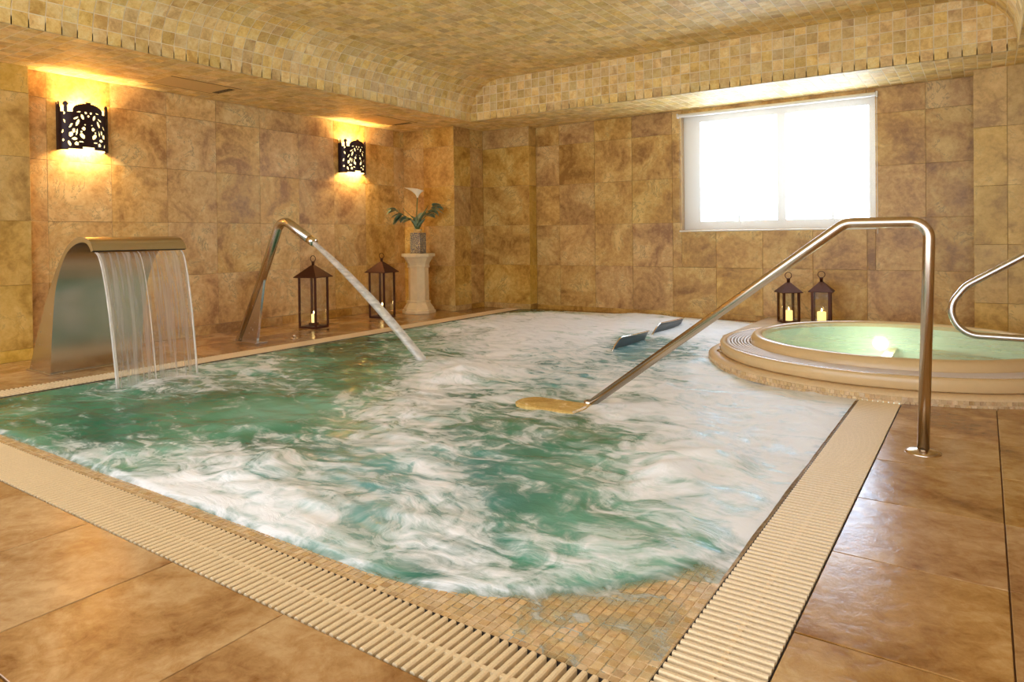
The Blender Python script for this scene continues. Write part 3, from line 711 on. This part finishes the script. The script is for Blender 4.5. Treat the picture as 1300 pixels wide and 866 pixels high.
# ------------------------------------------------------------------ handrails
root = empty('handrail', (-.232, 3.61, 0)); tag(root, 'long bent steel handrail running from floor post down into the water', 'handrail')
pts = fillet([(0, 0, .0), (.03, 0, 1.043), (-.315, 0, 1.043), (-1.72, 0, -.02)], [.075, .10], 10)
MB().tube(pts, .0245, 20).put('tube', 'rail', root, True)
MB().lathe([(.073, 0), (.073, .004), (.055, .012), (.030, .016), (.0248, .018)], 32, close=False).put('base_flange', 'rail', root, True)
MB().lathe([(.030, .0), (.030, .012), (.0255, .016)], 24, (-1.70, 0, .008), close=False).put('foot_collar', 'rail', root, True)
root = empty('handrail', (.75, 5.3, .0)); tag(root, 'curved steel grab rail looping over the hot tub rim', 'handrail')
def L_(x, z): return (x-.75, 0, z)
pts = fillet([L_(1.15, .0), L_(1.15, 1.10), L_(.60, 1.10), L_(-.10, .645), L_(-.20, .50), L_(-.12, .33), L_(.82, .325), L_(.82, .18)], [.1, .15, .16, .16, .16, .08], 8)
MB().tube(pts, .0215, 18).put('tube', 'steel', root, True)
MB().lathe([(.06, 0), (.06, .006), (.03, .016)], 24, L_(1.15, .0), close=False).put('base_flange', 'steel', root, True)

# ------------------------------------------------------------------ steel water curtain fountain
root = empty('water_curtain_fountain', (-5.95, 2.29, 0)); tag(root, 'brushed steel arched water curtain fountain on the pool edge', 'fountain')
FY0, FY1 = 2.29, 2.965
outer = [(-6.13, 0.012), (-5.95, .33), (-5.77, .62), (-5.63, .80), (-5.53, .905), (-5.45, .968), (-5.36, 1.010), (-5.27, 1.030), (-5.19, 1.028), (-5.13, 1.010), (-5.085, .972), (-5.065, .935)]
inner = [(-5.76, 0.012), (-5.72, .33), (-5.66, .62), (-5.58, .78), (-5.51, .87), (-5.44, .93), (-5.36, .968), (-5.27, .990), (-5.20, .992), (-5.15, .980), (-5.115, .952), (-5.095, .925)]
def dense(c, k=3):
    out = []; n = len(c)
    for i in range(n-1):
        p0, p1, p2, p3 = c[max(i-1, 0)], c[i], c[i+1], c[min(i+2, n-1)]
        for j in range(k):
            t = j/k; out.append(tuple(.5*((2*p1[d])+(-p0[d]+p2[d])*t+(2*p0[d]-5*p1[d]+4*p2[d]-p3[d])*t*t+(-p0[d]+3*p1[d]-3*p2[d]+p3[d])*t**3) for d in (0, 1)))
    return out+[c[-1]]
O, I = dense(outer), dense(inner); n = len(O)
def loc(x, y, z): return (x+5.95, y-2.29, z)
def sheet(name, prof, mat='steel_v', smooth=True, flip=False):
    P = [[loc(x, FY0, z) for x, z in prof], [loc(x, FY1, z) for x, z in prof]]
    return MB().grid(P[::-1] if flip else P).put(name, mat, root, smooth)
sheet('outer_shell', O, 'steel_v', True, True); sheet('inner_shell', I)
for y in (FY0, FY1):
    v = [loc(x, y, z) for x, z in O]+[loc(x, y, z) for x, z in I]
    MB().add(v, [(i, i+1, n+i+1, n+i) if y == FY1 else (i+1, i, n+i, n+i+1) for i in range(n-1)]).put('side_panel', 'steel', root)
MB().quad(loc(O[-1][0], FY0, O[-1][1]), loc(O[-1][0], FY1, O[-1][1]), loc(I[-1][0], FY1, I[-1][1]), loc(I[-1][0], FY0, I[-1][1])).put('spout_slot', 'dark', root)
bevel(MB().box(-6.15+5.95, -5.74+5.95, -.015, FY1-FY0+.015, 0, .014).put('base_plate', 'steel', root), .003)
# water curtain
wc = empty('water_curtain', (-5.08, 2.63, .93)); tag(wc, 'thin clear sheet of water falling from the steel arch into the pool', 'water')
def fall(y, t):    # t 0..1
    z = .93*(1-t*t); x = -5.08+.19*t; yc = 2.63+(y-2.63)*(1-.06*t)+.02*t; return (x+5.08, yc-2.63, z-.93-.01)
MB().grid([[fall(2.31+.62*i/40, k/24) for k in range(25)] for i in range(41)]).put('sheet', 'falls', wc, True)
for y, r in ((2.31, .006), (2.322, .004), (2.93, .006), (2.60, .0025)):
    MB().tube([fall(y, k/24) for k in range(25)], [r*(.8+.5*k/24) for k in range(25)], 8).put('edge_stream', 'rope', wc, True)

# ------------------------------------------------------------------ water cannon and jet
root = empty('water_cannon', (-5.98, 4.1, 0)); tag(root, 'bent steel swan neck water cannon on the pool deck', 'fountain')
def L2(x, z, y=4.1): return (x+5.98, y-4.1, z)
pts = fillet([L2(-6.04, 0.0), L2(-5.43, 1.175), L2(-5.25, 1.175), L2(-4.995, .985)], [.14, .10], 10)
pts = fillet([L2(-6.04, 0.0), L2(-5.41, 1.20), L2(-4.995, .985)], [.13], 14)
MB().tube(pts, .042, 20).put('tube', 'steel', root, True)
g = MB(); v = []
for y in (-.042, .042):
    v += [(-6.10+5.98, y, 0), (-5.80+5.98, y*.3, 0), (-5.655+5.98, y*.3, .70), (-5.74+5.98, y*.9, .60)]
g.add(v, [(0, 1, 2, 3), (7, 6, 5, 4), (0, 4, 5, 1), (1, 5, 6, 2), (2, 6, 7, 3), (3, 7, 4, 0)]); g.put('foot_gusset', 'steel', root)
d = (Vector(L2(-4.995, .985))-Vector(L2(-5.2, 1.09))).normalized(); e = Vector(L2(-4.995, .985))
MB().tube([e-d*.02, e+d*.05], [.044, .040], 20).put('nozzle', 'chrome', root, True)
bevel(MB().box(-.17, .24, -.07, .07, 0, .008).put('base_plate', 'steel', root), .002)
jt = empty('water_jet', (-4.97, 4.1, .97)); tag(jt, 'arching jet of white water from the steel swan neck', 'water')
S0 = np.array([-4.975, 4.1, .972]); S1 = np.array([-3.72, 4.17, -.01])
def jet(t, k=0.0):
    p = S0+(S1-S0)*t; p[2] = S0[2]+(S1[2]-S0[2])*(.80*t+.20*t*t); p[1] += k; return tuple(p-np.array([-4.97, 4.1, .97]))
MB().tube([jet(k/30) for k in range(31)], [.020+.016*math.sin(min(1, k/22)*PI/2) for k in range(31)], 14).put('stream', 'jet', jt, True)
for s in (-.020, .018): MB().tube([jet(k/30, s*k/30) for k in range(31)], [.008+.006*k/30 for k in range(31)], 8).put('side_stream', 'jet', jt, True)

# ------------------------------------------------------------------ steel lounger headrests in the water
def headrest(x, y0, y1, label):
    r = empty('lounger_headrest', (x, y0, -.2)); tag(r, label, 'headrest', 'steel underwater lounger headrests')
    P = []; N = 18
    for i in range(N+1):
        t = i/N; hgt = .19+.115*min(1, t/.2)**.7*(1-.25*t)
        P.append([(.02+.02*math.sin(t*PI)*(k/8)+.05*(k/8)**3, (y1-y0)*t+(.02+.06*t)*(k/8), hgt*k/8) for k in range(9)])
    o = MB().grid(P).put('plate', 'bluesteel', r, True); s = o.modifiers.new('thick', 'SOLIDIFY'); s.thickness = .005
    MB().tube([P[i][-1] for i in range(N+1)], .006, 8).put('rolled_edge', 'chrome', r, True)
headrest(-2.72, 5.36, 6.10, 'curved grey steel headrest rising from the foam beside the handrail')
headrest(-2.80, 6.42, 7.25, 'curved grey steel headrest rising from the foam towards the back wall')

# ------------------------------------------------------------------ lanterns and candles
def lantern(cx, cy, z, rot, s, hb, hr, ovh, label, cand, group):
    """s side, hb body height, hr roof height"""
    r = empty('lantern', (cx, cy, z), rot); tag(r, label, 'lantern', group); a = s/2; pw = s*(.085 if s > .2 else .13)
    bevel(MB().box(-a, a, -a, a, 0, .022).put('base', 'rust', r), .003)
    for i in (-1, 1):
        for j in (-1, 1): MB().box(i*a-(pw if i > 0 else 0), i*a+(pw if i < 0 else 0), j*a-(pw if j > 0 else 0), j*a+(pw if j < 0 else 0), .022, hb).put('post', 'rust', r)
    b = a+ovh; _rb = MB().add([(-b, -b, hb), (b, -b, hb), (b, b, hb), (-b, b, hb), (-.018, -.018, hb+hr), (.018, -.018, hb+hr), (.018, .018, hb+hr), (-.018, .018, hb+hr),
        (-b, -b, hb+.008), (b, -b, hb+.008), (b, b, hb+.008), (-b, b, hb+.008)],
        [(3, 2, 1, 0), (4, 5, 6, 7), (0, 1, 9, 8), (1, 2, 10, 9), (2, 3, 11, 10), (3, 0, 8, 11), (8, 9, 5, 4), (9, 10, 6, 5), (10, 11, 7, 6), (11, 8, 4, 7)]); rf = _rb.put('roof', 'rust', r)
    MB().lathe([(.016, 0), (.016, .03), (.020, .034), (.012, .045), (0, .045)], 12, (0, 0, hb+hr)).put('finial', 'rust', rf, True)
    R0 = .034; MB().tube([(R0*math.cos(2*PI*k/20), 0, hb+hr+.040+R0+R0*math.sin(2*PI*k/20)) for k in range(21)], .004, 6).put('carrying_ring', 'rust', rf, True)
    for k in range(4):
        m = Matrix.Rotation(k*PI/2, 4, 'Z'); MB().box(-a+pw, a-pw, -a+.004, -a+.007, .022, hb).put('glass_pane', 'glass', r, False, m)
    dr, dh, dz = cand
    if dz: MB().box(-dr*1.4, dr*1.4, -dr*1.4, dr*1.4, .022, .022+dz).put('candle_stand', 'rust', r)
    return r
def candle(x, y, z, r, h, label, group):
    c = empty('candle', (x, y, z)); tag(c, label, 'candle', group)
    MB().lathe([(r, 0), (r, h-.006), (r*.93, h), (r*.8, h), (r*.6, h-.008), (0, h-.010)], 20).put('wax', 'candle', c, True)
    wx_ = c.children[0]; MB().tube([(0, 0, h-.010), (.001, 0, h+.006)], .002, 6).put('wick', 'wick', wx_)
    MB().lathe([(0, 0), (.006, .006), (.0075, .013), (.004, .024), (0, .034)], 10, (.001, 0, h+.003), close=False).put('flame', 'flame', wx_, True)
gl_, gc_ = 'rust brown candle lanterns', 'lit pillar candles'
def at_px(x, y, z=0): return onz(x, y, z)
lx, ly = -6.22, 5.13; va = math.atan2(ly, lx)+PI/4
lantern(lx, ly, 0, va+.12, .235, .565, .135, .035, 'tall rust brown lantern standing beside the steel swan neck', (.028, .1, .035), gl_)
candle(lx, ly, .057, .027, .095, 'small lit candle in the tall lantern beside the swan neck', gc_)
lx, ly = -6.24, 6.22; va = math.atan2(ly, lx)+PI/4
lantern(lx, ly, 0, va+.16, .235, .565, .135, .035, 'tall rust brown lantern standing beside the cream pedestal', (.028, .1, .035), gl_)
candle(lx, ly, .057, .027, .095, 'small lit candle in the tall lantern beside the pedestal', gc_)
lx, ly = -1.70, 7.62
lantern(lx, ly, .058, math.radians(34), .175, .315, .105, .022, 'small brown lantern with greyish roof on the tub platform under the window', (.04, .1, 0), gl_)
candle(lx, ly, .080, .040, .105, 'thick lit candle in the small lantern with greyish roof', gc_)
lx, ly = -1.40, 7.74
lantern(lx, ly, .058, math.radians(5), .185, .325, .105, .025, 'small brown lantern with upright ring on the tub platform near the window cord', (.04, .1, 0), gl_)
candle(lx, ly, .080, .044, .095, 'thick lit candle in the small lantern with upright ring', gc_)

# ------------------------------------------------------------------ pedestal, vase, flowers
px_, py_ = -6.22, 6.88
r = empty('pedestal', (px_, py_, 0)); tag(r, 'cream stone octagonal pedestal in the wall corner', 'pedestal')
oc = lambda prof, nm: MB().lathe(prof, 8, (0, 0, 0), PI/8+YAW).put(nm, 'cream', r)
oc([(.225, 0), (.225, .035), (.205, .042), (.205, .06), (.165, .115), (.150, .14), (.158, .146), (.158, .160), (.145, .165)], 'base')
oc([(.138, .163), (.134, .60)], 'shaft')
oc([(.145, .598), (.150, .604), (.150, .622), (.142, .628), (.150, .66), (.185, .715), (.195, .735), (.195, .742), (.225, .746), (.225, .782), (.218, .786)], 'capital')
v = empty('vase', (px_, py_, .786), YAW+PI/4-.05); tag(v, 'square dark patterned vase with a gold neck on the pedestal', 'vase')
bevel(MB().box(-.078, .078, -.078, .078, 0, .275).put('body', 'vase', v), .006)
MB().lathe([(.07, .275), (.05, .285), (.05, .30), (.055, .302), (.055, .322), (.045, .322)], 20, close=False).put('neck', 'gold', v, True)
f = empty('flower_arrangement', (px_, py_, 1.08)); tag(f, 'white calla lily with grey green leaves in the patterned vase', 'flowers')
rr = random.Random(3)
def leaf(name, base, direc, length, width, droop, mat='leaf'):
    d = Vector(direc).normalized(); s = d.cross(EZ).normalized() if abs(d.z) < .98 else EX; up = s.cross(d).normalized(); P = []
    for i in range(9):
        t = i/8; c = Vector(base)+d*length*t-EZ*droop*t*t*length; w = width*math.sin(PI*min(1, t*.93+.05))**.8*.5
        P.append([c-s*w+up*w*.25, c-s*w*.5+up*w*.06, c, c+s*w*.5+up*w*.06, c+s*w+up*w*.25])
    return MB().grid(P).put(name, mat, f, True)
RV, FV = Vector((math.cos(YAW), -math.sin(YAW), 0)), Vector((math.sin(YAW), math.cos(YAW), 0))
def pv(a, z, dep=0): return RV*(a*1.45)+FV*dep+EZ*(z*1.15)
# coordinates: metres to the right / up from the vase mouth, as seen in the room
for a, z in ((-.20, .24), (-.13, .26), (.10, .30), (.16, .26)):
    MB().tube([pv(0, 0), pv(a*.35, z*.6), pv(a, z)], [.006, .005, .003], 6).put('stem', 'stem', f, True)
for i in range(46):
    side = -1 if i % 2 else 1
    if i < 12: b = pv(rr.uniform(-.03, .03), rr.uniform(.0, .12), rr.uniform(-.04, .04)); dv = pv(rr.uniform(-.5, .5), 1, rr.uniform(-.4, .4)); L0 = rr.uniform(.16, .26)
    elif side < 0: t = rr.random(); b = pv(-.04-.17*t, .12+.15*t, rr.uniform(-.05, .05)); dv = pv(-1*rr.uniform(.2, 1), rr.uniform(-.7, .5), rr.uniform(-.6, .6)); L0 = rr.uniform(.11, .18)
    else: t = rr.random(); b = pv(.03+.12*t, .12+.19*t, rr.uniform(-.05, .05)); dv = pv(rr.uniform(.3, 1), rr.uniform(-.3, .5), rr.uniform(-.6, .6)); L0 = rr.uniform(.12, .19)
    leaf('leaf', b, dv, L0, rr.uniform(.07, .11), rr.uniform(.1, .5))
leaf('leaf', pv(-.19, .25), pv(-1, .12, .1), .13, .04, .1); leaf('leaf', pv(.12, .31), pv(1, .02, .1), .18, .05, .1)
fs_ = MB().tube([pv(0, 0), pv(-.01, .2), pv(0, .40)], .007, 8).put('flower_stem', 'stem', f, True)
P = []
for i in range(21):
    a = 2*PI*i/20; row = []
    for k in range(9):
        t = k/8; rad = .008+.055*t**1.7; lip = .045*t*t*max(0, math.cos(a-PI*.9)); tip = .06*t**3*max(0, math.cos(a-PI))**3
        row.append(pv((rad+tip)*math.cos(a), .39+.10*t+lip*.4-.02*t*t*max(0, -math.cos(a-PI)), rad*.8*math.sin(a)))
    P.append(row)
MB().grid(P).put('spathe', 'petal', fs_, True)
MB().tube([pv(0, .40), pv(0, .46)], [.007, .005], 8).put('spadix', 'spadix', fs_, True)

# ------------------------------------------------------------------ wall sconces
def make_sconce(loc, label):
    r = empty('wall_sconce', loc); tag(r, label, 'wall sconce', 'pierced metal wall sconces')
    Wd, Dp, Hh = .205, .135, .43
    TH = np.linspace(0, PI, 400); px = Dp*np.sin(TH)**.62; py = -Wd*np.cos(TH)*(1-.0*np.sin(TH))
    S = np.concatenate([[0], np.cumsum(np.hypot(np.diff(px), np.diff(py)))]); tot = S[-1]
    def pt(s, z, k=1.0):
        x = np.interp(s+tot/2, S, px); y = np.interp(s+tot/2, S, py); return (float(x*k), float(y*k), float(z))
    holes = [(515, 475, 20, 20, 0), (540, 515, 11, 11, 0), (528, 562, 22, 34, 30), (540, 632, 22, 9, 0), (575, 412, 14, 42, -20), (525, 342, 15, 30, 20), (492, 290, 12, 16, 0), (465, 328, 13, 12, 0),
             (500, 430, 9, 8, 0), (590, 360, 28, 10, 35), (640, 450, 9, 32, -30), (612, 505, 15, 25, 0), (583, 520, 9, 38, -10), (640, 550, 20, 30, -15), (605, 600, 26, 16, 0), (585, 655, 20, 22, 0), (655, 655, 14, 30, 15), (560, 285, 22, 7, 20),
             (700, 400, 10, 26, 20), (720, 520, 12, 24, -20), (715, 620, 14, 18, 0), (700, 310, 9, 20, 0)]
    def solid(s, z):
        u = abs(s); y = 730-z*1302; x = 465+u*1250
        top = .335
        if u < .125: top = .355+.065*math.sqrt(max(0, 1-(u/.125)**2))
        if u < .02: top = .432
        if u > .225: top = .40+.03*math.sin(u*160)
        if z > top and not (math.hypot(u-.178, z-.405) < .022 or (abs(u-.178) < .011 and z < .40)): return False
        if z < .030 and u < .05: return False
        if z < .012 and u < .16: return False
        for hx, hy, a, b, ang in holes:
            dx, dy = x-hx, y-hy; c, n_ = math.cos(math.radians(ang)), math.sin(math.radians(ang)); p, q = dx*c+dy*n_, -dx*n_+dy*c
            if (p/a)**2+(q/b)**2 < 1.0: return False
        return True
    nu, nv = 110, 80; mb = MB(); vid = {}
    for i in range(nu):
        for j in range(nv):
            if solid(-tot/2+(i+.5)*tot/nu, (j+.5)*Hh*1.01/nv):
                q = []
                for a, b in ((i, j), (i+1, j), (i+1, j+1), (i, j+1)):
                    if (a, b) not in vid: vid[(a, b)] = len(mb.v); mb.v.append(pt(-tot/2+a*tot/nu, b*Hh*1.01/nv))
                    q.append(vid[(a, b)])
                mb.f.append(tuple(q))
    o = mb.put('pierced_screen', 'bronze', r, False); s = o.modifiers.new('thick', 'SOLIDIFY'); s.thickness = .010; s.offset = 0
    P = [[pt(-tot/2+tot*i/40, z, .88) for z in (.008, .10, .25, .385)] for i in range(41)]
    MB().grid(P).put('diffuser', 'lampglass', r, True)
    MB().box(.0, .006, -.06, .06, .12, .30).put('back_plate', 'bronze', r)
    lh = MB().tube([(.006, 0, .20), (.055, 0, .20)], .012, 10).put('lamp_holder', 'bronze', r, True)
    MB().lathe([(0, -.03), (.02, -.02), (.026, 0), (.02, .02), (0, .03)], 14, (.06, 0, .215), close=False).put('bulb', 'bulb', lh, True)
    for z in (.30, .11):
        l = bpy.data.lights.new('sconce_light', 'POINT'); l.energy = SCONCE_WATT; l.color = (1, .83, .50); l.shadow_soft_size = .02
        lo = bpy.data.objects.new('sconce_light', l); COL.objects.link(lo); lo.parent = r; lo.location = (.06, 0, z)
    return r
make_sconce((XL+.001, 2.985, 1.815), 'dark pierced metal wall sconce above the arched water curtain fountain')
make_sconce((XL+.001, 6.225, 1.835), 'dark pierced metal wall sconce above the tall lanterns near the flower pedestal')

# ------------------------------------------------------------------ soffit vents
for y0, y1, lab in ((3.43, 4.15, 'long flush vent panel in the soffit beyond the sconce over the water curtain'), (6.0, 6.72, 'long flush vent panel in the soffit near the corner pillar')):
    x0, x1 = -6.46, -6.06
    r = empty('ceiling_vent', ((x0+x1)/2, (y0+y1)/2, ZS-.001)); tag(r, lab, 'vent', 'soffit vent panels')
    a, b = (x1-x0)/2, (y1-y0)/2
    MB().box(-a, a, -b, b, -.003, 0).put('panel', 'vent', r)
    for k in range(12): MB().box(-a+.05+k*.025, -a+.065+k*.025, b-.10, b-.03, -.0042, -.002).put('slot', 'dark', r)
    for s in (-1, 1): MB().box(s*a-.004, s*a+.004, -b, b, -.0045, 0).put('edge_strip', 'wgrout', r)

# make Blender name suffixes final
bpy.context.view_layer.update()
